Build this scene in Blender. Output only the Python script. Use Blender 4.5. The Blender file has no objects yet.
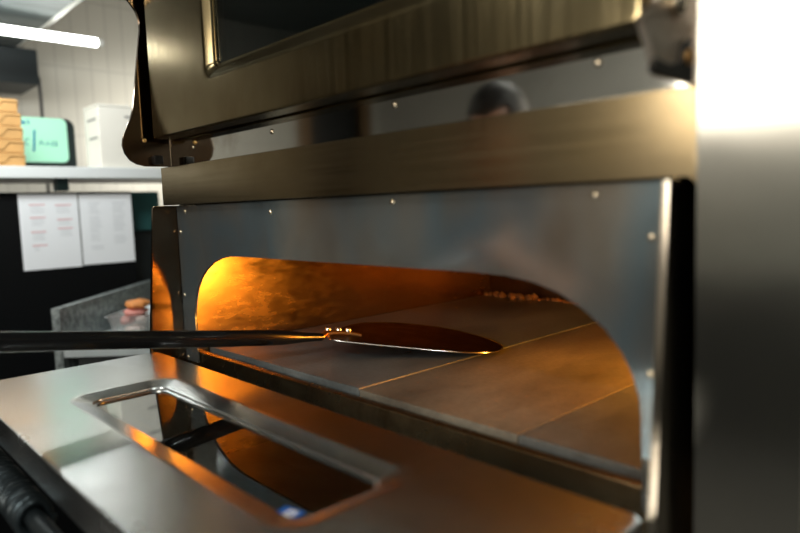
import bpy, bmesh, math, random
from mathutils import Vector, Matrix
random.seed(7)
C = bpy.context.scene.collection
PI = math.pi
scene = bpy.context.scene

# ------------------------------------------------------------------ helpers
def obj(name, bm, mats, parent=None, smooth=35):
    bmesh.ops.recalc_face_normals(bm, faces=bm.faces)
    me = bpy.data.meshes.new(name)
    bm.to_mesh(me); bm.free()
    if not isinstance(mats, (list, tuple)): mats = [mats]
    for m in mats: me.materials.append(m)
    if smooth:
        me.polygons.foreach_set('use_smooth', [True] * len(me.polygons))
        try: me.set_sharp_from_angle(angle=math.radians(smooth))
        except Exception: pass
    o = bpy.data.objects.new(name, me); C.objects.link(o)
    if smooth:
        wn = o.modifiers.new('weighted', 'WEIGHTED_NORMAL'); wn.keep_sharp = True; wn.weight = 100
    if parent is not None:
        o.parent = parent
        o.matrix_parent_inverse = parent.matrix_basis.inverted()
    return o

def tag(o, label=None, cat=None, group=None, kind=None):
    if label: o['label'] = label
    if cat: o['category'] = cat
    if group: o['group'] = group
    if kind: o['kind'] = kind
    return o

def thing(name, label, cat, loc=(0, 0, 0), group=None):
    o = bpy.data.objects.new(name, None); C.objects.link(o)
    o.location = loc; o.empty_display_size = .05
    o.matrix_basis = Matrix.Translation(loc)
    return tag(o, label, cat, group)

def struct(name, bm, m, smooth=0):
    return tag(obj(name, bm, m, None, smooth), kind='structure')

def B(): return bmesh.new()

def box(bm, x0, x1, y0, y1, z0, z1, bev=0, seg=2, mi=0, M=None):
    g = bmesh.ops.create_cube(bm, size=1)
    vs = g['verts']
    for v in vs:
        v.co = Vector(((x0 + x1) / 2 + v.co.x * (x1 - x0), (y0 + y1) / 2 + v.co.y * (y1 - y0), (z0 + z1) / 2 + v.co.z * (z1 - z0)))
        if M is not None: v.co = M @ v.co
    fs = set(f for v in vs for f in v.link_faces)
    for f in fs: f.material_index = mi
    if bev:
        es = list(set(e for v in vs for e in v.link_edges))
        bmesh.ops.bevel(bm, geom=es, offset=bev, segments=seg, affect='EDGES', profile=.5)
    return bm

def prism(bm, pts, fn0, fn1, mi=0, bev=0):
    """extrude the polygon pts between the two mappings fn0 and fn1 (2D -> 3D)"""
    a = [bm.verts.new(fn0(*p)) for p in pts]; b = [bm.verts.new(fn1(*p)) for p in pts]
    n = len(pts)
    fs = [bm.faces.new(a), bm.faces.new(b[::-1])]
    for i in range(n):
        fs.append(bm.faces.new((a[i], b[i], b[(i + 1) % n], a[(i + 1) % n])))
    for f in fs: f.material_index = mi
    if bev:
        es = list(set(fs[0].edges) | set(fs[1].edges))
        bmesh.ops.bevel(bm, geom=es, offset=bev, segments=2, affect='EDGES', profile=.5)
    return bm

def tube(bm, pts, rad, n=16, caps=True, mi=0):
    """round tube through pts, rad a number or a list"""
    pts = [Vector(p) for p in pts]
    if not isinstance(rad, (list, tuple)): rad = [rad] * len(pts)
    rings = []; ref = None
    for i, p in enumerate(pts):
        d = (pts[min(i + 1, len(pts) - 1)] - pts[max(i - 1, 0)]).normalized()
        if ref is None:
            ref = d.orthogonal().normalized()
        ref = (ref - d * ref.dot(d)).normalized()
        s = d.cross(ref)
        rings.append([bm.verts.new(p + (ref * math.cos(2 * PI * k / n) + s * math.sin(2 * PI * k / n)) * rad[i]) for k in range(n)])
    for a, b in zip(rings, rings[1:]):
        for k in range(n):
            f = bm.faces.new((a[k], a[(k + 1) % n], b[(k + 1) % n], b[k])); f.material_index = mi
    if caps:
        bm.faces.new(rings[0]).material_index = mi; bm.faces.new(rings[-1][::-1]).material_index = mi
    return bm

def rrect(x0, x1, y0, y1, r, n=6):
    out = []
    for cx, cy, a0 in ((x1 - r, y1 - r, 0), (x0 + r, y1 - r, 90), (x0 + r, y0 + r, 180), (x1 - r, y0 + r, 270)):
        for k in range(n + 1):
            a = math.radians(a0 + 90 * k / n)
            out.append((cx + r * math.cos(a), cy + r * math.sin(a)))
    return out

def loops(bm, ls, cap0=False, cap1=False):
    """bridge successive loops of 3D points"""
    R = [[bm.verts.new(p) for p in l] for l in ls]
    n = len(R[0])
    for a, b in zip(R, R[1:]):
        for k in range(n):
            bm.faces.new((a[k], a[(k + 1) % n], b[(k + 1) % n], b[k]))
    if cap0: bm.faces.new(R[0])
    if cap1: bm.faces.new(R[-1][::-1])
    return bm

def screw_bm(p, axis, r=.004, h=.0025):
    bm = B(); p = Vector(p); a = Vector(axis).normalized()
    tube(bm, [p - a * .001, p + a * h * .4, p + a * h * .8, p + a * h], [r, r, r * .75, r * .35], 12)
    return bm

# ------------------------------------------------------------------ materials
def mat(name):
    m = bpy.data.materials.new(name); m.use_nodes = True
    nt = m.node_tree; b = nt.nodes['Principled BSDF']
    return m, nt, b

def N(nt, t, **kw):
    n = nt.nodes.new(t)
    for k, v in kw.items():
        if k in n.inputs.keys(): n.inputs[k].default_value = v
        else: setattr(n, k, v)
    return n

def ramp(nt, src, stops):
    r = nt.nodes.new('ShaderNodeValToRGB'); e = r.color_ramp.elements
    while len(e) < len(stops): e.new(.5)
    for el, (p, c) in zip(e, stops):
        el.position = p; el.color = (*c, 1) if len(c) == 3 else c
    nt.links.new(src, r.inputs[0]); return r.outputs[0]

def coords(nt, scale=(1, 1, 1), rot=(0, 0, 0)):
    tc = nt.nodes.new('ShaderNodeTexCoord'); mp = nt.nodes.new('ShaderNodeMapping')
    mp.inputs['Scale'].default_value = scale; mp.inputs['Rotation'].default_value = rot
    nt.links.new(tc.outputs['Object'], mp.inputs[0]); return mp.outputs[0]

def plain(name, col, rough=.5, metal=0, noise=0, nscale=20, bump=0, spec=.5, coat=0):
    m, nt, b = mat(name)
    b.inputs['Base Color'].default_value = (*col, 1); b.inputs['Roughness'].default_value = rough
    b.inputs['Metallic'].default_value = metal; b.inputs['Specular IOR Level'].default_value = spec
    b.inputs['Coat Weight'].default_value = coat
    if noise or bump:
        n = N(nt, 'ShaderNodeTexNoise', Scale=nscale, Detail=5)
        nt.links.new(coords(nt), n.inputs['Vector'])
        if noise:
            c0 = [max(0, c * (1 - noise)) for c in col]; c1 = [min(1, c * (1 + noise)) for c in col]
            nt.links.new(ramp(nt, n.outputs[0], [(.3, c0), (.7, c1)]), b.inputs['Base Color'])
        if bump:
            bp = N(nt, 'ShaderNodeBump', Strength=bump, Distance=.002)
            nt.links.new(n.outputs[0], bp.inputs['Height']); nt.links.new(bp.outputs[0], b.inputs['Normal'])
    return m

def steel(name, col, r0, r1, grain=(6, 6, 220), grime=None, gscale=9, glo=.5, ghi=.75, bump=.05, wscale=5, wav=0):
    """brushed stainless steel: grain runs across the large scale axis; grime is a patchy stain colour"""
    m, nt, b = mat(name)
    b.inputs['Metallic'].default_value = 1
    g = N(nt, 'ShaderNodeTexNoise', Scale=1, Detail=3); nt.links.new(coords(nt, grain), g.inputs['Vector'])
    p = N(nt, 'ShaderNodeTexNoise', Scale=gscale, Detail=6, Roughness=.62); nt.links.new(coords(nt), p.inputs['Vector'])
    mx = N(nt, 'ShaderNodeMath', operation='ADD'); nt.links.new(g.outputs[0], mx.inputs[0]); nt.links.new(p.outputs[0], mx.inputs[1])
    mr = N(nt, 'ShaderNodeMapRange'); mr.inputs[1].default_value = .7; mr.inputs[2].default_value = 1.3
    mr.inputs[3].default_value = r0; mr.inputs[4].default_value = r1
    nt.links.new(mx.outputs[0], mr.inputs[0]); nt.links.new(mr.outputs[0], b.inputs['Roughness'])
    gc = grime or [c * .75 for c in col]
    nt.links.new(ramp(nt, p.outputs[0], [(glo, col), (ghi, gc)]), b.inputs['Base Color'])
    h = g.outputs[0]
    bp = N(nt, 'ShaderNodeBump', Strength=bump, Distance=.0006); nt.links.new(h, bp.inputs['Height'])
    last = bp
    if wav:
        w = N(nt, 'ShaderNodeTexNoise', Scale=wscale, Detail=1); nt.links.new(coords(nt), w.inputs['Vector'])
        b2 = N(nt, 'ShaderNodeBump', Strength=wav, Distance=.01); nt.links.new(w.outputs[0], b2.inputs['Height'])
        nt.links.new(bp.outputs[0], b2.inputs['Normal']); last = b2
    nt.links.new(last.outputs[0], b.inputs['Normal'])
    return m

def emit(name, col, s):
    m, nt, b = mat(name)
    b.inputs['Base Color'].default_value = (*col, 1)
    b.inputs['Emission Color'].default_value = (*col, 1); b.inputs['Emission Strength'].default_value = s
    return m

M = {}
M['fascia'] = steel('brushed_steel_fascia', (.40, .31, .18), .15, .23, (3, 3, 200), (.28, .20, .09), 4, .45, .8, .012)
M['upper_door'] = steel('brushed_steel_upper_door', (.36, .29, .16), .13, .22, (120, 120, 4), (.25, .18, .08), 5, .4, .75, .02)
M['lower_door'] = steel('worn_steel_lower_door', (.80, .82, .82), .17, .30, (4, 4, 4), (.56, .56, .54), 5, .5, .85, .02)
M['arch'] = steel('heat_tinted_steel_arch_panel', (.56, .54, .48), .07, .2, (8, 8, 8), (.40, .30, .20), 6, .45, .75, .03, 3, .03)
b = M['arch'].node_tree.nodes['Principled BSDF']; b.inputs['Metallic'].default_value = .84
nt = M['arch'].node_tree
nz = N(nt, 'ShaderNodeTexNoise', Scale=1, Detail=3); nt.links.new(coords(nt, (5, 5, 2.5)), nz.inputs['Vector'])
nt.links.new(ramp(nt, nz.outputs[0], [(.30, (.36, .27, .18)), (.44, (.42, .40, .36)), (.56, (.30, .38, .42)), (.68, (.42, .35, .27))]), b.inputs['Base Color'])
M['mirror'] = steel('mirror_steel', (.80, .79, .74), .04, .08, (4, 4, 4), (.42, .38, .3), 7, .55, .8, .0)
M['plate'] = steel('oil_browned_steel', (.26, .19, .13), .08, .2, (4, 4, 4), (.16, .08, .035), 10, .42, .7, .02)
M['cheek'] = steel('hinge_plate_steel', (.62, .54, .45), .34, .46, (4, 4, 4), (.3, .2, .12), 12, .45, .7, .02)
M['edge_plate'] = steel('right_side_plate_steel', (.5, .44, .36), .12, .22, (4, 4, 4), (.4, .32, .22), 12, .45, .8, .02)
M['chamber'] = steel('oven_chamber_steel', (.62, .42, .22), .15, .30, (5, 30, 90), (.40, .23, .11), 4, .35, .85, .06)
M['dark_metal'] = plain('blackened_metal', (.02, .018, .016), .4, .6)
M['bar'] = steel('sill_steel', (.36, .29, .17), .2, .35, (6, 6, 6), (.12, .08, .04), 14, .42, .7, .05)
M['screw'] = plain('screw_steel', (.7, .6, .45), .25, 1)
M['brass'] = plain('warm_bolt_metal', (.75, .42, .15), .3, 1)
M['rubber'] = plain('black_rubber', (.012, .013, .014), .45)
M['black_gloss'] = plain('black_lacquered_handle', (.005, .006, .007), .14, 0, spec=.6)
M['coil'] = plain('dark_coil_metal', (.035, .045, .05), .35, .7)
M['peel'] = steel('peel_blade_steel', (.06, .02, .013), .3, .45, (30, 30, 30), (.04, .014, .009), 12, .4, .7, .02)
M['rivet'] = plain('bright_rivet', (.85, .82, .75), .2, 1)

def glass_mat(name, col, ior=1.5):
    m, nt, b = mat(name)
    b.inputs['Base Color'].default_value = (*col, 1); b.inputs['Transmission Weight'].default_value = 1
    b.inputs['Roughness'].default_value = .015; b.inputs['IOR'].default_value = ior
    return m
M['glass'] = glass_mat('tinted_oven_glass', (.42, .45, .42), 2.3)
M['dark_glass'] = glass_mat('dark_oven_glass', (.25, .33, .33), 1.5)
M['cavity'] = plain('matt_black_cavity', (.012, .011, .009), .7)

def stone_mat(name, c0, c1, c2, rough=(.32, .55)):
    m, nt, b = mat(name)
    n = N(nt, 'ShaderNodeTexNoise', Scale=5, Detail=8, Roughness=.6); nt.links.new(coords(nt, (1.0, .45, 1)), n.inputs['Vector'])
    f = N(nt, 'ShaderNodeTexNoise', Scale=160, Detail=3); nt.links.new(coords(nt), f.inputs['Vector'])
    col = ramp(nt, n.outputs[0], [(.34, c0), (.52, c1), (.68, c2)])
    mx = N(nt, 'ShaderNodeMix', data_type='RGBA', blend_type='MULTIPLY'); mx.inputs[0].default_value = .35
    nt.links.new(col, mx.inputs[6]); nt.links.new(ramp(nt, f.outputs[0], [(.35, (.45, .45, .45)), (.6, (1, 1, 1))]), mx.inputs[7])
    nt.links.new(mx.outputs[2], b.inputs['Base Color'])
    mr = N(nt, 'ShaderNodeMapRange'); mr.inputs[1].default_value = .3; mr.inputs[2].default_value = .7
    mr.inputs[3].default_value = rough[0]; mr.inputs[4].default_value = rough[1]
    nt.links.new(n.outputs[0], mr.inputs[0]); nt.links.new(mr.outputs[0], b.inputs['Roughness'])
    bp = N(nt, 'ShaderNodeBump', Strength=.15, Distance=.001); nt.links.new(f.outputs[0], bp.inputs['Height'])
    nt.links.new(bp.outputs[0], b.inputs['Normal'])
    return m
M['stone_a'] = stone_mat('baking_stone_cool_lit', (.05, .056, .056), (.12, .13, .13), (.2, .21, .2), (.25, .42))  # cool light from the kitchen put into the stone colour
M['stone_b'] = stone_mat('baking_stone_tan', (.065, .055, .044), (.14, .12, .092), (.22, .188, .14), (.27, .45))
M['stone_c'] = stone_mat('baking_stone_shaded', (.055, .055, .05), (.10, .10, .092), (.15, .145, .13), (.27, .45))  # shaded part of the oven floor coloured as a darker stone

# ------------------------------------------------------------------ pizza oven
oven = thing('pizza_oven', 'large stainless steel double deck pizza oven with its lower door folded open', 'oven', (.5, .3, -1.40))

# front: band between the decks, and the right hand column
r = .007
pts = [(0, 0), (.9998, 0), (.9998, -.085), (.9995, -.0705 - r)]
for k in range(1, 6):
    a = math.radians(90 * k / 5)
    pts.append((.9995 - r + r * math.cos(a), -.0705 - r + r * math.sin(a)))
pts += [(0, -.0705)]
bm = B(); prism(bm, pts, lambda x, z: (x, 0, z), lambda x, z: (x, .018, z), bev=.0006)
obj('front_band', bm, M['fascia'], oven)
M['column'] = steel('smooth_steel_column', (.38, .37, .33), .11, .17, (3, 3, 3), (.31, .30, .25), 3, .45, .8, 0, 14, .02)
bm = B(); prism(bm, [(1.0, 0), (1.074, .0137), (1.074, .0315), (1.0, .018)], lambda x, y: (x, y, -1.30), lambda x, y: (x, y, .62), bev=.0006)
obj('control_column', bm, M['column'], oven)
bm = B(); box(bm, 1.052, 1.074, .0320, 1.10, -1.30, .62, .001)
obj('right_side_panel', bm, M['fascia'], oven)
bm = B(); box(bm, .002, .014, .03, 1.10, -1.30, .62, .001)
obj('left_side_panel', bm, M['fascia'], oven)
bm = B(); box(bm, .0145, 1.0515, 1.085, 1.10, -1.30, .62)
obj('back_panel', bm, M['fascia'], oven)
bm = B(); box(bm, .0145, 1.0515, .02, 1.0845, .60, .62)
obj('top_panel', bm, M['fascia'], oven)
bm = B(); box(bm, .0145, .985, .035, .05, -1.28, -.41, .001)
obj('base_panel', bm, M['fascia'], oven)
for x, y in ((.06, .12), (1.0, .12), (.06, 1.02), (1.0, 1.02)):
    bm = B(); tube(bm, [(x, y, -1.2785), (x, y, -1.39), (x, y, -1.40)], [.025, .02, .03], 16)
    obj('foot', bm, M['dark_metal'], oven)

# lower arch panel
half = [(.0565, -.372), (.0565, -.285), (.0580, -.268), (.0635, -.247), (.074, -.227), (.091, -.207), (.114, -.190), (.142, -.1765), (.172, -.168), (.205, -.1635), (.25, -.162)]
arch = half + [(1 - x, z) for x, z in half[::-1]]
out = [(.0085, -.372), *arch, (.9805, -.372), (.9805, -.0715), (.0085, -.0715)]
bm = B(); prism(bm, out, lambda x, z: (x, .022, z), lambda x, z: (x, .027, z), bev=.0008)
obj('arch_panel', bm, M['arch'], oven)
bm = B(); box(bm, .0135, .976, .0285, .0435, -.402, -.3525, .002)
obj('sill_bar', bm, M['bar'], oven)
# hinge side plates of the lower deck
prof = [(.028, -.0715), (-.0205, -.0715), (-.0235, -.075), (-.0455, -.340), (-.049, -.405), (.028, -.405)]
for x0, x1 in ((0, .007), (.982, .989)):
    bm = B(); prism(bm, prof, lambda y, z: (x0, y, z), lambda y, z: (x1, y, z), bev=.001)
    obj('side_plate', bm, M['plate'] if x0 == 0 else M['edge_plate'], oven)
# screws of the arch panel
for x, z in ((.045, -.083), (.3423, -.0894), (.6217, -.0815), (.899, -.083), (.020, -.122), (.953, -.121), (.020, -.243), (.9525, -.2423), (.018, -.366), (.9527, -.3655)):
    obj('screw', screw_bm((x, .022, z), (0, -1, 0)), M['screw'], oven)

# baking chamber, open towards the front
M['dark_steel'] = steel('dark_chamber_steel', (.10, .06, .035), .4, .6, (5, 40, 40), (.04, .025, .015), 6, .42, .7, .1)  # back wall and floor darker than the chamber sides
for x0, x1 in ((.032, .045), (.955, .968)):
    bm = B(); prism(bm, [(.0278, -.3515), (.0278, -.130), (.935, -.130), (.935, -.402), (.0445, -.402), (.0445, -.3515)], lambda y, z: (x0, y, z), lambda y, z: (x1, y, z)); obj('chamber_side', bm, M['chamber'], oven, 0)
bm = B(); box(bm, .0455, .9545, .922, .935, -.402, -.1305); obj('chamber_back', bm, M['dark_steel'], oven, 0)
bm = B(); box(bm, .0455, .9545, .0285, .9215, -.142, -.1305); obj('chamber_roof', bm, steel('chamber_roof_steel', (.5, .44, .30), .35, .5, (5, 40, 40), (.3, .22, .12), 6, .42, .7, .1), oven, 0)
bm = B(); box(bm, .0455, .9545, .0445, .9215, -.402, -.385); obj('chamber_floor', bm, M['dark_steel'], oven, 0)
# lamp glass in the right chamber wall
bm = B(); tube(bm, [(.9545, .44, -.25), (.947, .44, -.25), (.942, .44, -.25)], [.034, .034, .022], 24)
obj('lamp_cover', bm, emit('lit_lamp_glass', (1, .45, .10), 6), oven)

# upper deck: sill, cheeks, screws, dark chamber
bm = B(); box(bm, .0, .9985, .0195, .0255, -.066, .10)
obj('upper_sill_panel', bm, M['mirror'], oven)
for x, z in ((.362, .0315), (.635, .0345), (.904, .0355), (.10, .0315)):
    obj('screw', screw_bm((x, .0195, z), (0, -1, 0)), M['screw'], oven)
bm = B()
box(bm, .015, .030, .028, .90, .005, .595); box(bm, .985, .998, .028, .90, .005, .595)
box(bm, .0305, .9845, .888, .90, .005, .595); box(bm, .0305, .9845, .028, .8875, .585, .595); box(bm, .0305, .9845, .028, .8875, .005, .012)
box(bm, .0305, .9845, .0285, .034, .33, .5845)
obj('upper_chamber', bm, M['cavity'], oven)
lp = [(.0185, .0025), (-.030, .0025), (-.046, .006), (-.058, .013), (-.0665, .025), (-.0705, .040), (-.068, .055), (-.061, .070), (-.052, .090), (-.046, .110), (-.042, .135), (-.033, .196), (-.024, .250), (-.023, .268), (-.029, .284), (-.040, .297), (-.056, .312), (-.066, .34), (-.066, .38), (.0185, .38)]
bm = B(); prism(bm, lp, lambda y, z: (.0, y, z), lambda y, z: (.006, y, z), bev=.0008)
ch = obj('hinge_cheek', bm, M['plate'], oven)
for y, z in ((-.030, .050), (-.010, .018)):
    obj('screw', screw_bm((.006, y, z), (1, 0, 0)), M['brass'], ch)
bm = B(); box(bm, .0065, .022, -.020, -.002, .006, .022, .003)
obj('hinge_block', bm, M['dark_metal'], ch)
rp = [(.0185, .0025), (-.050, .0025), (-.056, .012), (-.060, .024), (-.0725, .038), (-.062, .050), (-.045, .058), (-.042, .09), (-.042, .135), (-.033, .196), (-.024, .250), (-.023, .268), (-.029, .284), (-.040, .297), (-.056, .312), (-.066, .34), (-.066, .38), (.0185, .38)]
bm = B(); prism(bm, rp, lambda y, z: (.986, y, z), lambda y, z: (.992, y, z), bev=.0008)
ch = obj('hinge_cheek', bm, M['cheek'], oven)
bm = B(); tube(bm, [(.992, -.023, .057), (.996, -.023, .057), (.999, -.023, .057), (1.0, -.023, .057)], [.0085, .0085, .006, .003], 20)
obj('bolt', bm, M['screw'], ch)
bm = B(); tube(bm, [(.992, -.010, .019), (.9985, -.010, .019), (1.0, -.010, .019)], [.006, .006, .004], 16)
obj('bolt', bm, M['brass'], ch)
bm = B(); prism(bm, [(.0, .001), (-.064, .001), (-.067, .006), (-.060, .013), (-.035, .008), (-.018, .014), (-.014, .030), (0.0, .036)], lambda y, z: (.9925, y - .001, z), lambda y, z: (.997, y - .001, z), bev=.0012)
obj('hinge_block', bm, M['dark_metal'], ch)

# doors: a pressed steel tray with a sunk rounded window
def door(name, ox, oy, wx, wy, inset, sink, th, fn, m, rc=.012, rw=.030, gm='glass'):
    """ox, oy outer extents; wx, wy window opening; fn maps (u, v, w) to the world, w = depth behind the face"""
    def L(x0, x1, y0, y1, r, w): return [fn(u, v, w) for u, v in rrect(x0, x1, y0, y1, r)]
    o = lambda d, w, r: L(ox[0] + d, ox[1] - d, oy[0] + d, oy[1] - d, r, w)
    q = lambda d, w, r: L(wx[0] + d, wx[1] - d, wy[0] + d, wy[1] - d, r, w)
    bm = B()
    loops(bm, [q(inset + .004, th, rw * .5), o(.002, th, rc), o(0, th - .002, rc), o(0, .004, rc), o(.0012, .0012, rc), o(.004, 0, rc),
               q(-.004, 0, rw), q(0, .0006, rw), q(.004, .0012, rw), q(inset - .003, sink * .60, rw * .62), q(inset - .001, sink * .66, rw * .6), q(inset, sink - .001, rw * .6), q(inset + .004, sink, rw * .5), q(inset + .004, th, rw * .5)])
    bmesh.ops.remove_doubles(bm, verts=bm.verts, dist=1e-6)
    d = obj(name, bm, m, oven, 40)
    bm = B()
    loops(bm, [q(inset + .0045, sink + .0015, rw * .5), q(inset + .0045, sink + .0055, rw * .5)], True, True)
    g = obj('door_glass', bm, M[gm], d)
    bm = B()
    loops(bm, [q(inset + .0045, th - .006, rw * .5), q(inset + .0045, th - .001, rw * .5)], True, True)
    obj('glass_backing', bm, M['cavity'], d)
    return d
upper_door = door('upper_door', (.030, .966), (.050, .355), (.245, .755), (.122, .285), .018, .012, .036, lambda u, v, w: (u, -.024 + w, v), M['upper_door'], .006, .018, 'dark_glass')
lower_door = door('lower_door', (.011, .978), (-.345, -.035), (.213, .785), (-.256, -.100), .025, .010, .040, lambda u, v, w: (u, v, -.345 - w), M['lower_door'], .014, .034)
# small blue patch with a white mark on the lower glass
bm = B()
Mx = Matrix.Translation((.735, -.221, -.3563)) @ Matrix.Rotation(math.radians(12), 4, 'Z')
box(bm, -.012, .012, -.009, .009, 0, .0005, M=Mx)
st = obj('patch', bm, plain('blue_patch', (.005, .12, .5), .4), lower_door, 0); st['label'] = 'small blue patch'
bm = B()
for x0, x1, y0, y1 in ((-.003, .0, -.006, .006), (.0, .007, .003, .006), (.0, .007, -.0065, -.003), (.004, .007, -.004, .004)):
    box(bm, x0, x1, y0, y1, .0006, .0009, M=Mx)
obj('patch_mark', bm, plain('patch_white', (.8, .85, .9), .4), st, 0)
# handle of the lower door: rod with a coil spring grip, on the outer face that now looks down
hy, hz = -.352, -.420
bm = B(); tube(bm, [(.10, hy, hz), (.90, hy, hz)], .0105, 20)
hr = obj('handle_rod', bm, M['coil'], lower_door)
bm = B()
n = 21 * 14; ptsc = []
for i in range(n + 1):
    a = 2 * PI * i / 14; x = .14 + .285 * i / n
    ptsc.append((x, hy + .0175 * math.cos(a), hz + .0175 * math.sin(a)))
tube(bm, ptsc, .0048, 8)
obj('coil_grip', bm, M['coil'], hr)
for x in (.105, .895):
    bm = B(); box(bm, x - .008, x + .008, hy - .012, -.325, hz - .014, -.3855, .003)
    obj('handle_bracket', bm, M['coil'], hr)

# ------------------------------------------------------------------ baking stones and crumbs
for x0, x1, m, lab in ((.0475, .5036, 'stone_a', 'left dark baking stone with cool light in its colour, under the peel blade'),
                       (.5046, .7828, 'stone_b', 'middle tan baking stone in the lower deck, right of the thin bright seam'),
                       (.7838, .9525, 'stone_c', 'right baking stone with shade in its grey, at the right leg of the arch')):  # third stone begins at a shade line, shade put into its grey
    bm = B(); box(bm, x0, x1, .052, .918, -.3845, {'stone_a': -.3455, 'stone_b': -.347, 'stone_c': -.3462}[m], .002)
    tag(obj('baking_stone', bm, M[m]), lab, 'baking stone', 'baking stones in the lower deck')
bm = B()
for i in range(90):
    x = random.uniform(.05, .42); y = .917 - abs(random.gauss(0, .012)) - .006
    s = random.uniform(.003, .009) * (1.3 if .08 < x < .22 else .8)
    g = bmesh.ops.create_icosphere(bm, subdivisions=1, radius=s)
    for v in g['verts']:
        v.co = Vector((v.co.x * random.uniform(.8, 1.3) + x, v.co.y * .8 + y - s, max(v.co.z, -s * .4) * random.uniform(.8, 1.2) - .347 + s * .45))
tag(obj('crumbs', bm, plain('burnt_crumbs', (.25, .12, .04), .8, noise=.5, nscale=60), None, 0), 'burnt crumbs along the back of the baking stones', 'crumbs', kind='stuff')

# ------------------------------------------------------------------ pizza peel
A = Vector((.3048, .1355, -.3093)); H = Vector((.2418, -.3352, -.2459))
hd = (A - H).normalized(); E0 = H - hd * .60
peel = thing('pizza_peel', 'pizza peel with long black handle and dark oval steel blade reaching into the oven', 'peel', tuple(H))
bm = B()
tube(bm, [E0, E0 + hd * .006, E0 + hd * .02, H, A - hd * .11, A - hd * .075, A - hd * .035, A], [.008, .012, .0137, .0137, .0132, .0125, .0085, .0065], 24)
obj('handle', bm, M['black_gloss'], peel)
P1 = Vector((.312, .150, -.3150)); P2 = Vector((.508, .377, -.3440))
u = (P2 - P1).normalized(); w = Vector((u.y, -u.x, .03)).normalized(); nn = w.cross(u).normalized()
if nn.z < 0: nn = -nn
L = (P2 - P1).length
bm = B(); top = []; bot = []
K = 56
ctl = [(-.004, -.030), (.004, .014), (.060, .034), (.118, .048), (.180, .062), (.234, .066), (.278, .048), (.301, .004), (.300, -.045), (.280, -.098), (.247, -.150), (.200, -.195), (.131, -.222), (.080, -.214), (.040, -.180), (.010, -.105)]
outl = []
for k in range(len(ctl)):                            # closed smooth curve through the control points
    p0, p1, p2, p3 = (Vector(ctl[(k + q) % len(ctl)]) for q in (-1, 0, 1, 2))
    for q in range(4):
        t = q / 4
        v = .5 * (2 * p1 + (p2 - p0) * t + (2 * p0 - 5 * p1 + 4 * p2 - p3) * t * t + (3 * p1 - p0 - 3 * p2 + p3) * t ** 3)
        outl.append((v.x, v.y))
mid = P1 + u * L / 2
def bp(s, t, h, k=1):
    return P1 + u * (.145 + (s - .145) * k) + w * (-.075 + (t + .075) * k) + nn * h
loops(bm, [[bp(s, t, .0, .6) for s, t in outl], [bp(s, t, .0004, .985) for s, t in outl], [bp(s, t, .0012) for s, t in outl], [bp(s, t, .0022) for s, t in outl], [bp(s, t, .003, .985) for s, t in outl], [bp(s, t, .0026, .6) for s, t in outl]], True, True)
bl = obj('blade', bm, M['peel'], peel)
bm = B()
rim = [bp(s, t, .0015, 1.004) for s, t in outl]
rim = [q for q in rim]
tube(bm, rim + [rim[0]], .0016, 8, False)
rm_ = obj('blade_highlight', bm, steel('blade_edge_highlight', (.75, .72, .66), .15, .25), bl); rm_['label'] = 'blade edge with its highlight put in as bright steel'  # white highlight along the edge put in as a brighter rim
# tang riveted on the blade
T0 = A - hd * .012; q2 = lambda a, c, h: P1 + u * a + w * c + nn * h
bm = B()
tube(bm, [T0, A, q2(-.012, -.026, .005), q2(.012, -.034, .0058), q2(.034, -.037, .005), q2(.052, -.036, .0035)], [.0055, .006, .0062, .006, .005, .003], 14)
tg = obj('tang', bm, M['brass'], peel)
for a, c in ((-.008, -.033), (.011, -.0365), (.028, -.0385)):
    p = q2(a, c, .0095)
    bm = B(); tube(bm, [p - nn * .003, p + nn * .0035, p + nn * .006], [.0062, .0062, .0045], 14)
    obj('rivet', bm, M['rivet'], tg)

# ------------------------------------------------------------------ room
RX0, RX1, RY0, RY1, RZ0, RZ1 = -3.0, 3.2, -3.2, 2.2, -1.40, 1.25
def tiles(name, c, grout, w, h, rough=.35, flat=False):
    m, nt, b = mat(name)
    br = N(nt, 'ShaderNodeTexBrick', offset=0.0); br.inputs['Scale'].default_value = 1
    br.inputs['Brick Width'].default_value = w; br.inputs['Row Height'].default_value = h
    br.inputs['Mortar Size'].default_value = .004; br.inputs['Color1'].default_value = (*c, 1)
    br.inputs['Color2'].default_value = (*[x * .95 for x in c], 1); br.inputs['Mortar'].default_value = (*grout, 1)
    tc = nt.nodes.new('ShaderNodeTexCoord'); sp = N(nt, 'ShaderNodeSeparateXYZ'); cb = N(nt, 'ShaderNodeCombineXYZ')
    ad = N(nt, 'ShaderNodeMath', operation='ADD')
    nt.links.new(tc.outputs['Object'], sp.inputs[0]); nt.links.new(sp.outputs[0], ad.inputs[0]); nt.links.new(sp.outputs[1], ad.inputs[1])
    nt.links.new(ad.outputs[0], cb.inputs[0]); nt.links.new(sp.outputs[2], cb.inputs[1]); nt.links.new(tc.outputs['Object'] if flat else cb.outputs[0], br.inputs['Vector'])
    nt.links.new(br.outputs[0], b.inputs['Base Color']); b.inputs['Roughness'].default_value = rough
    return m
M['tile'] = tiles('beige_wall_tile', (.52, .50, .44), (.40, .38, .34), .10, .40)
M['paint'] = plain('grey_paint', (.42, .40, .36), .6, noise=.05, nscale=2)
M['floor'] = tiles('floor_tile', (.09, .085, .08), (.04, .04, .04), .3, .3, .65, True)
M['ceil'] = plain('ceiling_panel', (.28, .29, .28), .5, noise=.12, nscale=1.3)
bm = B(); box(bm, RX0, RX1, RY0, RY1, RZ0 - .05, RZ0); struct('floor', bm, M['floor'])
bm = B(); box(bm, RX0, RX1, RY0, RY1, RZ1, RZ1 + .05); struct('ceiling', bm, M['ceil'])
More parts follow.
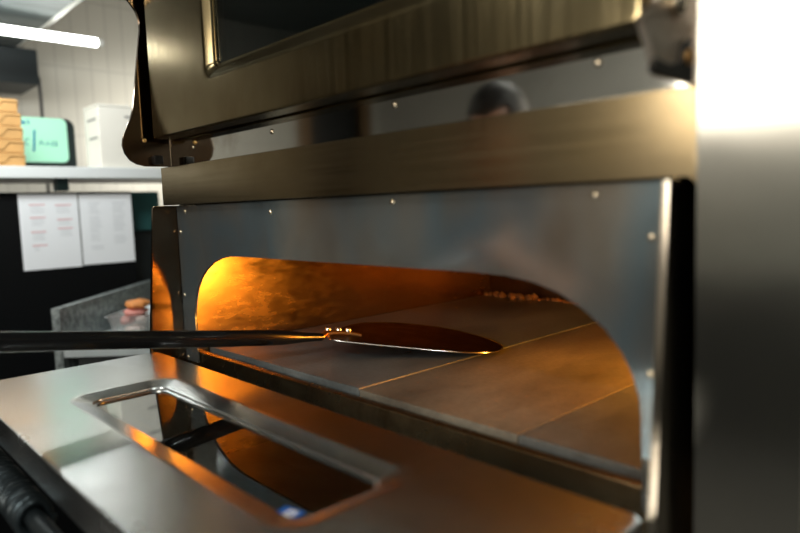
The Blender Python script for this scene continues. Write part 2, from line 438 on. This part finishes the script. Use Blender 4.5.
# left wall with a dark doorway towards the front
DY0, DY1, DZ = -2.98, -2.46, .80
bm = B()
box(bm, RX0 - .12, RX0, DY1, RY1, RZ0, RZ1); box(bm, RX0 - .12, RX0, RY0, DY0, RZ0, RZ1); box(bm, RX0 - .12, RX0, DY0, DY1, DZ, RZ1)
struct('wall_left', bm, M['tile'])
bm = B()
box(bm, RX0 - .13, RX0 + .02, DY1, DY1 + .12, RZ0, DZ + .1); box(bm, RX0 - .13, RX0 + .02, DY0 - .1, DY0, RZ0, DZ + .1); box(bm, RX0 - .13, RX0 + .02, DY0, DY1, DZ, DZ + .1)
struct('trim_1', bm, plain('brown_door_frame', (.17, .09, .03), .5))
bm = B(); box(bm, RX0 - .115, RX0 - .07, DY0, DY1, RZ0, DZ); struct('door_1', bm, plain('dark_door', (.008, .010, .010), .5))
bm = B(); box(bm, RX0, RX1, RY1, RY1 + .1, RZ0, RZ1); struct('wall_back', bm, M['tile'])
bm = B(); box(bm, RX1, RX1 + .1, RY0, RY1, RZ0, RZ1); struct('wall_right', bm, plain('dark_wall', (.035, .033, .03), .6))
# front wall (behind the camera) with a window
WX0, WX1, WZ0, WZ1 = -.50, 2.1, .25, 1.0
bm = B()
box(bm, RX0, WX0, RY0 - .1, RY0, RZ0, RZ1); box(bm, WX1, RX1, RY0 - .1, RY0, RZ0, RZ1)
box(bm, WX0, WX1, RY0 - .1, RY0, RZ0, WZ0); box(bm, WX0, WX1, RY0 - .1, RY0, WZ1, RZ1)
struct('wall_front', bm, M['paint'])
bm = B(); box(bm, RX0, RX1, RY0 + .0005, RY0 + .03, RZ0, -.52); struct('added_dark_panel', bm, plain('added_dark_paint', (.05, .05, .047), .5))  # unseen dark panel, added to darken the reflection in the column
bm = B()
for x in (WX0, (WX0 + WX1) / 2 - .02, WX1 - .04): box(bm, x, x + .04, RY0 - .08, RY0 - .03, WZ0, WZ1)
for z in (WZ0, WZ1 - .04): box(bm, WX0 + .04, WX1 - .04, RY0 - .08, RY0 - .03, z, z + .04)
struct('window_1', bm, plain('window_frame_white', (.7, .7, .68), .4))
# lowered ceiling over the left of the room
m, nt, b = mat('lowered_ceiling_panel'); M['soffit'] = m
nz = N(nt, 'ShaderNodeTexNoise', Scale=1.6, Detail=5); nt.links.new(coords(nt, (4, .8, 1)), nz.inputs['Vector'])
nt.links.new(ramp(nt, nz.outputs[0], [(.38, (.05, .065, .065)), (.5, (.17, .19, .19)), (.66, (.27, .30, .29))]), b.inputs['Base Color']); b.inputs['Roughness'].default_value = .45
bm = B(); box(bm, RX0, -.9, -.75, .415, .80, .86); struct('ceiling_lowered', bm, M['soffit'])
bm = B(); box(bm, RX0, -.9, .4155, .436, .795, .862, .002); struct('trim_2', bm, plain('ceiling_edge_trim', (.72, .72, .66), .5))

# ------------------------------------------------------------------ background things
lamp = thing('fluorescent_lamp', 'bright white fluorescent tube lamp hanging below the lowered ceiling', 'lamp', (-1.93, 0, .70))
bm = B(); tube(bm, [(-1.93, -.95, .70), (-1.93, .572, .70)], .019, 20); obj('tube', bm, emit('lit_tube', (.97, 1, .96), 12), lamp)
bm = B(); tube(bm, [(-1.93, .5725, .70), (-1.93, .592, .70), (-1.93, .60, .70)], [.0195, .0195, .014], 20); obj('end_cap', bm, plain('lamp_cap', (.8, .8, .76), .4), lamp)
bm = B(); tube(bm, [(-1.93, -.9505, .70), (-1.93, -.98, .70)], .0195, 20); obj('end_cap', bm, plain('lamp_cap', (.8, .8, .76), .4), lamp)
bm = B(); box(bm, -1.935, -1.925, -.2, -.18, .7185, .7995); obj('hanger', bm, M['dark_metal'], lamp)

# dark wall cabinet and its cable
bm = B(); box(bm, -2.98, -2.62, -.62, .506, .612, .794, .006)
wc = obj('wall_cabinet', bm, plain('dark_cabinet', (.006, .012, .014), .5)); tag(wc, 'dark box cabinet under the lowered ceiling in the upper left corner', 'cabinet')
bm = B(); tube(bm, [(-2.66, .513, .66), (-2.655, .515, .55), (-2.66, .515, .3), (-2.66, .515, -.5), (-2.66, .515, -1.392)], .008, 10)
tag(obj('cable', bm, M['rubber']), 'dark cable hanging from the wall cabinet behind the green screen', 'cable')

# shelf
SX0, SX1 = -2.05, -1.50
shelf = thing('wall_shelf', 'white shelf carrying cartons and a green screen above the black panel', 'shelf', (-1.7, .3, .085))
bm = B(); box(bm, SX0, SX1 - .012, -.9, 1.6, .068, .106, .002); obj('board', bm, plain('shelf_white', (.66, .70, .70), .35), shelf)
bm = B(); box(bm, SX1 - .0115, SX1, -.9, 1.6, .063, .1072, .004); obj('front_edge', bm, plain('shelf_edge_white', (.72, .75, .76), .3), shelf)
for y in (-.5, .275, 1.3):
    bm = B(); box(bm, -1.62, -1.56, y - .022, y + .022, .017, .0675, .004); obj('bracket', bm, plain('dark_teal_bracket', (.02, .05, .05), .5), shelf)

# pizza boxes stacked on the shelf
kraft = plain('kraft_cardboard', (.54, .30, .105), .75, noise=.12, nscale=12)
kraft_d = plain('kraft_cut_edge', (.45, .25, .09), .8)
labs = ['bottom brown pizza box of the stack at the left end of the shelf', 'second brown pizza box up from the white shelf', 'third brown pizza box up, in the middle of the stack on the shelf',
        'fourth brown pizza box up, just under the top one', 'topmost brown pizza box of the stack on the shelf']
for i in range(5):
    z0 = .1075 + i * .0495; dy = random.uniform(-.008, .008) + (.008 if i == 0 else 0) - (.012 if i == 4 else 0)
    t = thing('pizza_box', labs[i], 'box', (-1.7, -.02, z0), 'brown pizza boxes stacked on the shelf')
    y1 = .140 + dy; y0 = y1 - .36
    bm = B(); box(bm, -1.885, -1.53, y0, y1, z0, z0 + .036, .003); obj('tray', bm, kraft, t, 0)
    bm = B()
    prism(bm, [(y0 - .002, z0 + .0365), (y0, z0 + .0475), (y1 - .004, z0 + .0475), (y1 + .003, z0 + .0365)], lambda y, z: (-1.89, y, z), lambda y, z: (-1.526, y, z), bev=.0015)
    prism(bm, [(y0 + .03, z0 + .012), (y0 + .03, z0 + .037), (y1 - .05, z0 + .037), (y1 - .07, z0 + .012)], lambda y, z: (-1.529, y, z), lambda y, z: (-1.526, y, z))
    obj('lid', bm, kraft, t, 0)
    bm = B(); prism(bm, [(-1.62, z0 + .0355), (-1.545, z0 + .0355), (-1.56, z0 + .014)], lambda x, z: (x, y1 + .0005, z), lambda x, z: (x, y1 + .006, z)); obj('tuck_tab', bm, kraft_d, t, 0)

# small terminal with a pale green screen
scr = thing('screen', 'small terminal with a pale green handwritten screen on the shelf', 'screen', (-1.62, .24, .1075))
def yz_panel(x0, x1, y0, y1, z0, z1, r, bev=.003):
    bm = B(); prism(bm, rrect(y0, y1, z0, z1, r, 5), lambda y, z: (x0, y, z), lambda y, z: (x1, y, z), bev=bev); return bm
K9 = 1.1034
fy = lambda y: -.5225 + (y + .5225) * K9
fz = lambda z: -.086 + (z + .086) * K9
bm = yz_panel(-2.02, -1.875, .176, fy(.340), .1075, fz(.300), .03, .008); obj('housing', bm, plain('black_housing', (.008, .016, .016), .4), scr)
bm = yz_panel(-1.8745, -1.860, fy(.108), fy(.308), fz(.128), fz(.298), .022, .003); sp_ = obj('display', bm, emit('pale_green_screen', (.36, .72, .52), .36), scr)
ink = plain('blue_ink', (.01, .22, .42), .5); ink2 = plain('faint_ink', (.10, .33, .36), .6)
bm = B()
def stroke(bm, pts, rr): tube(bm, [(-1.859, fy(y), fz(z)) for y, z in pts], rr, 6)
stroke(bm, [(.192, .250), (.190, .225), (.187, .19), (.184, .168)], .0045)
for i in range(5): stroke(bm, [(.133 + .006 * i, .272), (.136 + .006 * i, .282), (.139 + .006 * i, .271)], .003)
stroke(bm, [(.170, .286), (.176, .278), (.172, .270)], .003)
obj('handwriting', bm, ink, sp_)
bm = B()
stroke(bm, [(.172, .216), (.162, .214), (.157, .204), (.160, .194), (.170, .192)], .002)         # C
stroke(bm, [(.205, .193), (.212, .214), (.222, .194)], .0022); stroke(bm, [(.208, .200), (.219, .200)], .002)   # A-like
stroke(bm, [(.228, .192), (.236, .208), (.244, .192)], .0022); stroke(bm, [(.231, .198), (.241, .198)], .002)
stroke(bm, [(.252, .190), (.252, .208), (.266, .208), (.266, .190), (.258, .196)], .003)
obj('handwriting', bm, ink2, sp_)

# white carton
ct = thing('carton', 'white cardboard carton on the shelf right of the green screen', 'box', (-1.66, .5, .1075))
white = plain('white_card', (.80, .77, .70), .6, noise=.04, nscale=6)
cx0, cx1, cy0, cy1 = -1.70, -1.53, .417, .80
bm = B(); box(bm, cx0, cx1, cy0, cy1, .1076, .352, .002); obj('box_body', bm, white, ct, 0)
bm = B(); box(bm, cx0 - .002, cx1 + .002, cy0 - .002, cy1 + .002, .3525, .362, .002); obj('lid', bm, white, ct, 0)
bm = B()
for z, a, c in ((.300, -1.66, -1.56), (.225, -1.65, -1.555)): box(bm, a, c, cy0 - .0012, cy0 - .0002, z, z + .010)
for z, a, c in ((.31, .52, .66), (.20, .53, .64)): box(bm, cx1 + .0002, cx1 + .0012, a, c, z, z + .010)
obj('printed_mark', bm, plain('faint_grey_print', (.34, .33, .32), .7), ct, 0)

# black panel under the shelf with two sheets of paper
BX = -1.56
bm = B(); box(bm, BX - .30, BX, -1.2, .535, -1.40, .012, .003)
cb = obj('black_cabinet', bm, plain('black_cabinet_front', (.003, .0035, .004), .5, spec=.15)); tag(cb, 'tall black cabinet front with two paper sheets taped on it', 'cabinet')
bm = B(); box(bm, BX - .30, BX - .06, .5365, .68, -.155, .012, .004)
tag(obj('teal_box', bm, plain('dark_teal_paint', (.015, .075, .075), .5)), 'dark teal box right of the black cabinet, half behind the oven', 'box')
bm = B(); box(bm, BX - .28, BX - .08, .5365, .80, -1.40, -.1555, .003)
tag(obj('side_cabinet', bm, plain('dark_side', (.008, .012, .013), .5)), 'low dark cabinet under the teal box', 'cabinet')
paper = plain('white_paper', (.82, .84, .88), .7)
red = plain('red_print', (.70, .36, .38), .8); gray = plain('grey_print', (.60, .62, .66), .8)
def sheet(label, y0, y1, z0, z1, bars, boxes):
    t = thing('paper_sheet', label, 'paper', (BX + .001, (y0 + y1) / 2, z0), 'printed sheets on the black cabinet')
    bm = B(); box(bm, BX + .0006, BX + .0016, y0, y1, z0, z1); obj('page', bm, paper, t, 0)
    W = y1 - y0; Hh = z1 - z0
    for a, c, v in bars:
        bm = B(); box(bm, BX + .0018, BX + .0022, y0 + a * W, y0 + c * W, z1 - v * Hh - .004, z1 - v * Hh); obj('heading_print', bm, red, t, 0)
    for a, c, v, n in boxes:
        bm = B()
        for k in range(n):
            box(bm, BX + .0018, BX + .0022, y0 + a * W, y0 + (c - random.uniform(0, .08)) * W, z1 - v * Hh - k * .010 - .0028, z1 - v * Hh - k * .010)
        obj('text_block', bm, gray, t, 0)
sheet('left paper sheet with red headings taped to the black cabinet', .112, .322, -.285, .004,
      [(.17, .43, .13), (.60, .88, .14), (.17, .42, .30), (.62, .88, .335), (.17, .42, .49), (.62, .88, .455), (.17, .42, .67)],
      [(.19, .43, .16, 3), (.62, .86, .17, 3), (.19, .42, .33, 3), (.64, .86, .36, 2), (.19, .42, .52, 3), (.66, .86, .485, 3), (.2, .35, .70, 2)])
sheet('right paper sheet of grey tables taped to the black cabinet', .327, .545 - .012, -.281, .002, [],
      [(.17, .40, .12, 5), (.17, .40, .32, 4), (.17, .40, .46, 3), (.17, .40, .58, 3), (.17, .42, .74, 2), (.62, .88, .12, 5), (.62, .88, .31, 4), (.62, .88, .45, 3), (.62, .88, .6, 4)])

# granite worktop and tub of food, left of the oven
m, nt, b = mat('speckled_granite'); M['granite'] = m
n1 = N(nt, 'ShaderNodeTexNoise', Scale=45, Detail=6, Roughness=.7); nt.links.new(coords(nt), n1.inputs['Vector'])
nt.links.new(ramp(nt, n1.outputs[0], [(.38, (.10, .115, .115)), (.5, (.24, .27, .27)), (.64, (.42, .46, .46))]), b.inputs['Base Color']); b.inputs['Roughness'].default_value = .3
GA = Vector((-1.02, .08, 0)); GB = Vector((-1.62, .64, 0))
gd = (GB - GA).normalized(); gn = Vector((gd.y, -gd.x, 0))
def gp(s, t, z): return GA + gd * s + gn * t + Vector((0, 0, z))
cnt = thing('worktop', 'granite worktop with raised speckled back edge behind the peel handle', 'worktop', (-1.0, .4, -1.40))
CAM_SIDE = 1
bm = B()
prism(bm, [(0, -.375), (.80, -.375), (.80, -.62), (0, -.62)], lambda s, z: gp(s, -.03, z), lambda s, z: gp(s, -.002, z), bev=.002)
obj('upstand', bm, M['granite'], cnt)
bm = B(); prism(bm, [(0, 0), (.80, 0), (.80, .40), (0, .40)], lambda s, t: gp(s, t, -.535), lambda s, t: gp(s, t, -.505), bev=.002)
obj('slab', bm, plain('pale_worktop', (.50, .55, .56), .3, noise=.1, nscale=15), cnt)
bm = B(); prism(bm, [(.03, .03), (.77, .03), (.77, .37), (.03, .37)], lambda s, t: gp(s, t, -1.40), lambda s, t: gp(s, t, -.5355))
obj('base_cabinet', bm, plain('worktop_base', (.05, .055, .055), .4, .5), cnt)

def clear_plastic():
    m, nt, b = mat('cloudy_clear_plastic')
    b.inputs['Base Color'].default_value = (.9, .92, .92, 1); b.inputs['Transmission Weight'].default_value = .85
    b.inputs['Roughness'].default_value = .25; b.inputs['IOR'].default_value = 1.15; return m
tub = thing('food_tub', 'clear plastic tub of pink and orange food on the worktop beside the oven', 'container', tuple(gp(.20, .155, -.505)))
def tub_shell(bm, cs, ct, z0, w0, d0, w1, d1, h, th=.003, r=.015):
    R = lambda w, d, z, q: [gp(cs + a, ct + c, z) for a, c in rrect(-w / 2, w / 2, -d / 2, d / 2, max(.004, r - q))]
    loops(bm, [R(w0, d0, z0, 0), R(w1, d1, z0 + h, 0), R(w1 + .014, d1 + .014, z0 + h, 0), R(w1 + .014, d1 + .014, z0 + h + th, 0),
               R(w1 - 2 * th, d1 - 2 * th, z0 + h + th, th), R(w0 - 2 * th, d0 - 2 * th, z0 + th, th)], True, True)
bm = B(); tub_shell(bm, .20, .155, -.5045, .12, .11, .15, .14, .075); obj('tub_shell', bm, clear_plastic(), tub)
pinks = [plain('pink_ham', (.72, .30, .26), .5, noise=.2, nscale=40), plain('orange_food', (.80, .30, .08), .5, noise=.2, nscale=40), plain('pale_food', (.82, .66, .60), .5, noise=.1, nscale=40)]
pl = ['pale pink slice lying at the bottom of the tub', 'orange piece on top of the food tub heap', 'pink slice at the front of the tub', 'pale slice leaning on the back of the tub', 'pink slice just under the orange piece', 'pale slice at the right end of the tub']
for q, (a, c, z, rr, mi) in enumerate(((-.015, .0, .020, (.036, .034, .015), 2), (.012, .005, .104, (.048, .04, .017), 1), (.0, -.025, .052, (.05, .022, .016), 0), (.0, .027, .052, (.05, .020, .016), 2), (.005, .0, .078, (.047, .04, .014), 0), (.040, .0, .020, (.012, .034, .015), 2))):
    bm = B(); g = bmesh.ops.create_icosphere(bm, subdivisions=3, radius=1)
    for v in g['verts']:
        d = v.co; k = 1 + .14 * math.sin(d.x * 5 + q) * math.cos(d.y * 6 - q)
        v.co = gp(.20 + a + d.x * rr[0] * k, .155 + c + d.y * rr[1] * k, -.5045 + .003 + z + d.z * rr[2] * k)
    tag(obj('food_piece', bm, pinks[mi]), pl[q], 'food', 'food pieces in the plastic tub')
bm = B(); tub_shell(bm, .44, .12, -.5045, .20, .15, .22, .17, .050)
tag(obj('tray', bm, plain('white_plastic_tray', (.70, .75, .75), .35)), 'white plastic tray on the worktop behind the food tub', 'tray')

# ------------------------------------------------------------------ the cook, in front of the oven to the left of the camera
def remesh(bm, size, it=4):
    bmesh.ops.recalc_face_normals(bm, faces=bm.faces)
    me = bpy.data.meshes.new('t'); bm.to_mesh(me); bm.free()
    o = bpy.data.objects.new('t', me); C.objects.link(o)
    r = o.modifiers.new('r', 'REMESH'); r.mode = 'VOXEL'; r.voxel_size = size
    sm = o.modifiers.new('m', 'SMOOTH'); sm.iterations = it; sm.factor = .5
    dg = bpy.context.evaluated_depsgraph_get(); dg.update()
    out = bmesh.new(); ev = o.evaluated_get(dg); m2 = ev.to_mesh(); out.from_mesh(m2); ev.to_mesh_clear()
    bpy.data.objects.remove(o); bpy.data.meshes.remove(me)
    return out

def ball(bm, c, r, M=None, sub=3, mi=0):
    g = bmesh.ops.create_icosphere(bm, subdivisions=sub, radius=1)
    for v in g['verts']:
        v.co = Vector((c[0] + v.co.x * r[0], c[1] + v.co.y * r[1], c[2] + v.co.z * r[2]))
        if M is not None: v.co = M @ v.co
    for f in set(f for v in g['verts'] for f in v.link_faces): f.material_index = mi

cook = thing('person', 'cook with short dark hair holding the peel handle, mirrored in the steel strip', 'person', (.0, -1.16, -1.40))
skin_m = plain('skin', (.52, .28, .19), .5, noise=.08, nscale=30)
cloth_m = plain('dark_shirt', (.05, .035, .032), .85); trou_m = plain('dark_trousers', (.02, .022, .03), .85)
apron_m = plain('black_apron', (.012, .012, .013), .8); hair_m = plain('dark_hair', (.012, .009, .008), .6, noise=.4, nscale=90, bump=.4)
G1 = H - hd * .335; G2 = H - hd * .525           # where the two hands grip the handle
pel = Vector((-.03, -1.17, -.54))
sh = {1: Vector((.145, -1.07, -.115)), -1: Vector((-.235, -1.06, -.115))}
el = {1: Vector((.265, -.90, -.335)), -1: Vector((-.12, -.88, -.36))}
up = Vector((0, 0, 1)); side = hd.cross(up).normalized()
gp_ = {1: G1 + up * .012 + side * .030, -1: G2 + up * .012 - side * .030}
wr = {k: gp_[k] + (el[k] - gp_[k]).normalized() * .075 for k in (1, -1)}
kn = {1: Vector((.10, -1.08, -.97)), -1: Vector((-.15, -1.10, -.97))}
an = {1: Vector((.11, -1.17, -1.31)), -1: Vector((-.16, -1.19, -1.31))}
tors = [(pel, (.150, .105)), (pel + Vector((.0, .015, .14)), (.135, .095)), (Vector((-.04, -1.125, -.25)), (.155, .105)), (Vector((-.045, -1.085, -.125)), (.135, .085)), (Vector((-.03, -1.04, -.045)), (.056, .056)), (Vector((.0, -.985, .035)), (.052, .055))]
def limb(bm, pts, rad, n=18):
    tube(bm, pts, rad, n)
    for p, r in zip(pts, rad): ball(bm, p, (r * .99,) * 3, None, 3)
def torso(bm, nodes, grow=0):
    for (p, r), (q, w) in zip(nodes, nodes[1:]):
        r = r if isinstance(r, tuple) else (r, r); w = w if isinstance(w, tuple) else (w, w)
        for k in range(5):
            t = k / 4; c = p.lerp(q, t)
            ball(bm, c, (r[0] + (w[0] - r[0]) * t + grow, r[1] + (w[1] - r[1]) * t + grow, .055 + grow), None, 3)
body = B()
torso(body, tors)
for k in (1, -1):
    hp = pel + Vector((k * .075, 0, -.05))
    limb(body, [Vector((-.045 + k * .09, -1.085, -.115)), sh[k], sh[k].lerp(el[k], .5), el[k], el[k].lerp(wr[k], .35), wr[k], gp_[k].lerp(wr[k], .5)], [.055, .054, .046, .038, .039, .026, .027])
    limb(body, [gp_[k].lerp(wr[k], .5), gp_[k] - hd * .022], [.026, .0235], 14); limb(body, [gp_[k].lerp(wr[k], .5), gp_[k] + hd * .024], [.026, .0235], 14)
    limb(body, [hp, kn[k], kn[k].lerp(an[k], .35), an[k], an[k] + Vector((k * .01, .03, -.05))], [.092, .058, .056, .038, .038])
    limb(body, [an[k] + Vector((0, 0, -.05)), an[k] + Vector((k * .02, .15, -.062))], [.036, .024])
# fingers closed round the handle, thumb from the side of the palm
for k, G in ((1, G1), (-1, G2)):
    for f, (off, r, ln) in enumerate(((.032, .0080, 1.0), (.011, .0083, 1.08), (-.011, .0080, 1.0), (-.031, .0070, .85))):
        c = G + hd * off; pts = []
        for q in range(8):
            a = math.radians(60 - q * 33 * ln) if k == 1 else math.radians(120 + q * 33 * ln)
            pts.append(c + (side * math.cos(a) + up * math.sin(a)) * .0225)
        pts.insert(0, gp_[k] + hd * off * .8)
        tube(body, pts, [r * 1.25, r * 1.15, r * 1.1, r * 1.05, r, r, r * .95, r * .9, r * .75], 10)
    c = G + hd * .05; pts = [gp_[k] + hd * .01 - up * .005]
    for q in range(5):
        a = math.radians(80 + q * 30) if k == 1 else math.radians(100 - q * 30)
        pts.append(c + hd * .004 * q + (side * math.cos(a) + up * math.sin(a)) * .0240)
    tube(body, pts, [.013, .0115, .0105, .0098, .009, .007], 10)
# head
HM = Matrix.Translation((.03, -.955, .125)) @ Matrix.Rotation(math.radians(-24), 4, 'X') @ Matrix.Rotation(math.radians(-8), 4, 'Z')
ball(body, (0, -.012, .030), (.074, .094, .086), HM)          # skull
ball(body, (0, .018, -.035), (.060, .066, .075), HM)          # face
ball(body, (0, .045, -.088), (.030, .026, .022), HM)          # chin
ball(body, (0, .068, .012), (.050, .020, .012), HM, 2)        # brow
ball(body, (0, .088, -.022), (.011, .020, .024), HM, 2)       # nose
ball(body, (0, .098, -.034), (.015, .014, .010), HM, 2)
ball(body, (0, .077, -.063), (.022, .010, .011), HM, 2)       # lips
for k in (1, -1):
    ball(body, (k * .037, .058, -.022), (.020, .018, .016), HM, 2)
    ball(body, (k * .075, -.008, -.012), (.010, .020, .031), HM, 2)   # ears
limb(body, [Vector((-.03, -1.04, -.06)), Vector((.0, -.998, .02)), HM @ Vector((0, -.03, -.05))], [.06, .056, .056])
body = remesh(body, .0055)
left = set(body.verts); best = []                       # one continuous surface: keep the outer shell only
while left:
    st_ = [left.pop()]; isl = [st_[0]]
    while st_:
        for e in st_.pop().link_edges:
            for v in e.verts:
                if v in left: left.discard(v); isl.append(v); st_.append(v)
    if len(isl) > len(best): best = isl
keep = set(best); bmesh.ops.delete(body, geom=[v for v in body.verts if v not in keep], context='VERTS')
obj('body', body, skin_m, cook, 80)
M['eye'] = plain('eye_white', (.75, .72, .68), .2); M['iris'] = plain('brown_iris', (.05, .025, .012), .2)
for k in (1, -1):
    bm = B(); ball(bm, (k * .031, .0735, -.006), (.012, .009, .008), HM); ey = obj('eye', bm, M['eye'], cook)
    bm = B(); ball(bm, (k * .031, .0805, -.008), (.0052, .003, .0052), HM, 2); obj('iris', bm, M['iris'], ey)
    bm = B(); tube(bm, [HM @ Vector((k * x, y, z)) for x, y, z in ((.014, .0875, .013), (.032, .0835, .019), (.050, .0705, .013))], [.004, .0045, .002], 8)
    obj('eyebrow', bm, hair_m, cook)
# hair: a cap over the skull, open at the face
bm = B()
g = bmesh.ops.create_icosphere(bm, subdivisions=4, radius=1)
kill = []
for v in g['verts']:
    d = v.co.normalized(); rr = 1.0 + .035 * math.sin(d.x * 23 + d.z * 17) * math.sin(d.y * 19)
    v.co = Vector((d.x * .083 * rr, -.014 + d.y * .103 * rr, .032 + d.z * .098 * rr))
    if (v.co.y > .045 and v.co.z < .062) or (v.co.y > -.03 and v.co.z < .0) or v.co.z < -.055: kill.append(v)
bmesh.ops.delete(bm, geom=kill, context='VERTS')
for v in bm.verts: v.co = HM @ v.co
h = obj('hair', bm, hair_m, cook); md = h.modifiers.new('thick', 'SOLIDIFY'); md.thickness = .012; md.offset = -1
# clothes follow the body
bm = B(); torso(bm, tors[:4] + [(Vector((-.036, -1.055, -.080)), (.075, .07))], .013)
for k in (1, -1):
    limb(bm, [Vector((-.045 + k * .09, -1.085, -.115)), sh[k], sh[k].lerp(el[k], .5), sh[k].lerp(el[k], .72)], [.067, .066, .060, .060])
obj('shirt', remesh(bm, .008, 6), cloth_m, cook, 80)
bm = B(); torso(bm, [(pel + Vector((0, .0, .03)), (.152, .108)), (pel + Vector((0, 0, -.06)), (.160, .115))], .006)
for k in (1, -1):
    hp = pel + Vector((k * .078, 0, -.05))
    limb(bm, [hp, hp.lerp(kn[k], .5), kn[k], kn[k].lerp(an[k], .4), an[k] + Vector((0, 0, -.02))], [.106, .088, .072, .070, .062])
obj('trousers', remesh(bm, .010, 6), trou_m, cook, 80)
for k in (1, -1):
    a = an[k]
    bm = B(); limb(bm, [a + Vector((0, -.03, -.045)), a + Vector((k * .012, .06, -.05)), a + Vector((k * .022, .165, -.058))], [.046, .047, .036]); bm = remesh(bm, .006, 5)
    for v in bm.verts: v.co.z = max(v.co.z, -1.3995)
    obj('shoe', bm, M['rubber'], cook, 80)
bm = B()
rows = []
for i in range(15):
    z = -.17 - i * .045; hw = .09 + min(1, i / 5) * .075; row = []
    for j in range(13):
        t = (j - 6) / 6; x = -.038 + hw * t
        yc = -1.125 + (z + .25) * .12 if z > -.4 else -1.143
        row.append(bm.verts.new((x, yc + .142 - .075 * t * t + (.012 * math.sin(t * 9 + i * .3) if i > 8 else 0), z)))
    rows.append(row)
for a, c in zip(rows, rows[1:]):
    for j in range(12): bm.faces.new((a[j], a[j + 1], c[j + 1], c[j]))
ap = obj('apron', bm, apron_m, cook, 80); md = ap.modifiers.new('thick', 'SOLIDIFY'); md.thickness = .003

# ------------------------------------------------------------------ lights, world, camera
def area(name, loc, rot, sx, sy, e, col):
    l = bpy.data.lights.new(name, 'AREA'); l.shape = 'RECTANGLE'; l.size = sx; l.size_y = sy; l.energy = e; l.color = col
    o = bpy.data.objects.new(name, l); C.objects.link(o); o.location = loc; o.rotation_euler = rot; return o
area('window_daylight', ((WX0 + WX1) / 2, RY0 - .15, (WZ0 + WZ1) / 2), (PI / 2, 0, 0), WX1 - WX0, WZ1 - WZ0, 56, (1, .91, .78))
area('ceiling_fill', (2.3, -1.6, 1.2), (0, 0, 0), .2, 1.5, 50, (.95, 1, .95))  # unseen fill light, kept out of the steel reflections
area('ceiling_fill', (-.2, -2.0, 1.22), (0, 0, 0), .9, .2, 17, (.98, 1, .95))  # unseen fill light added to brighten the mirror strip
area('wall_fill', (-2.45, 1.30, .36), (0, PI / 2, 0), .3, .5, 9, (1, .97, .88))  # unseen light added behind the oven for the glow on the tiles
area('shelf_fill', (-1.0, -.12, .74), (0, math.radians(52), math.radians(-12)), .15, .5, 13, (.96, 1, .97))  # unseen fill light added to brighten the shelf and carton
l = bpy.data.lights.new('oven_lamp', 'POINT'); l.energy = 8; l.color = (1, .40, .04); l.shadow_soft_size = .025
o = bpy.data.objects.new('oven_lamp', l); C.objects.link(o); o.location = (.905, .44, -.25)

wd = bpy.data.worlds.new('World'); scene.world = wd; wd.use_nodes = True
wd.node_tree.nodes['Background'].inputs[0].default_value = (.8, .9, 1, 1); wd.node_tree.nodes['Background'].inputs[1].default_value = .6

cam = bpy.data.cameras.new('Camera'); co = bpy.data.objects.new('Camera', cam); C.objects.link(co)
cam.sensor_width = 36; cam.lens = 648.82 * 36 / 800; cam.clip_start = .02
R = Vector((.6845794, .72811759, -.03458067)); U = Vector((-.04470334, .08928617, .99500231)); F = Vector((-.72756626, .67961221, -.09367276))
co.matrix_world = Matrix((( R.x, U.x, -F.x, 1.21452), (R.y, U.y, -F.y, -.52253), (R.z, U.z, -F.z, -.08598), (0, 0, 0, 1)))
cam.dof.use_dof = True; cam.dof.focus_distance = 1.15; cam.dof.aperture_fstop = 2.4
scene.camera = co

vs = scene.view_settings
scene.display_settings.display_device = 'sRGB'
vs.view_transform = 'Standard'; vs.look = 'None'; vs.exposure = 0; vs.gamma = 1; vs.use_curve_mapping = False
cy = scene.cycles
cy.use_denoising = True; cy.max_bounces = 10; cy.glossy_bounces = 6; cy.caustics_reflective = True; cy.sample_clamp_indirect = 8
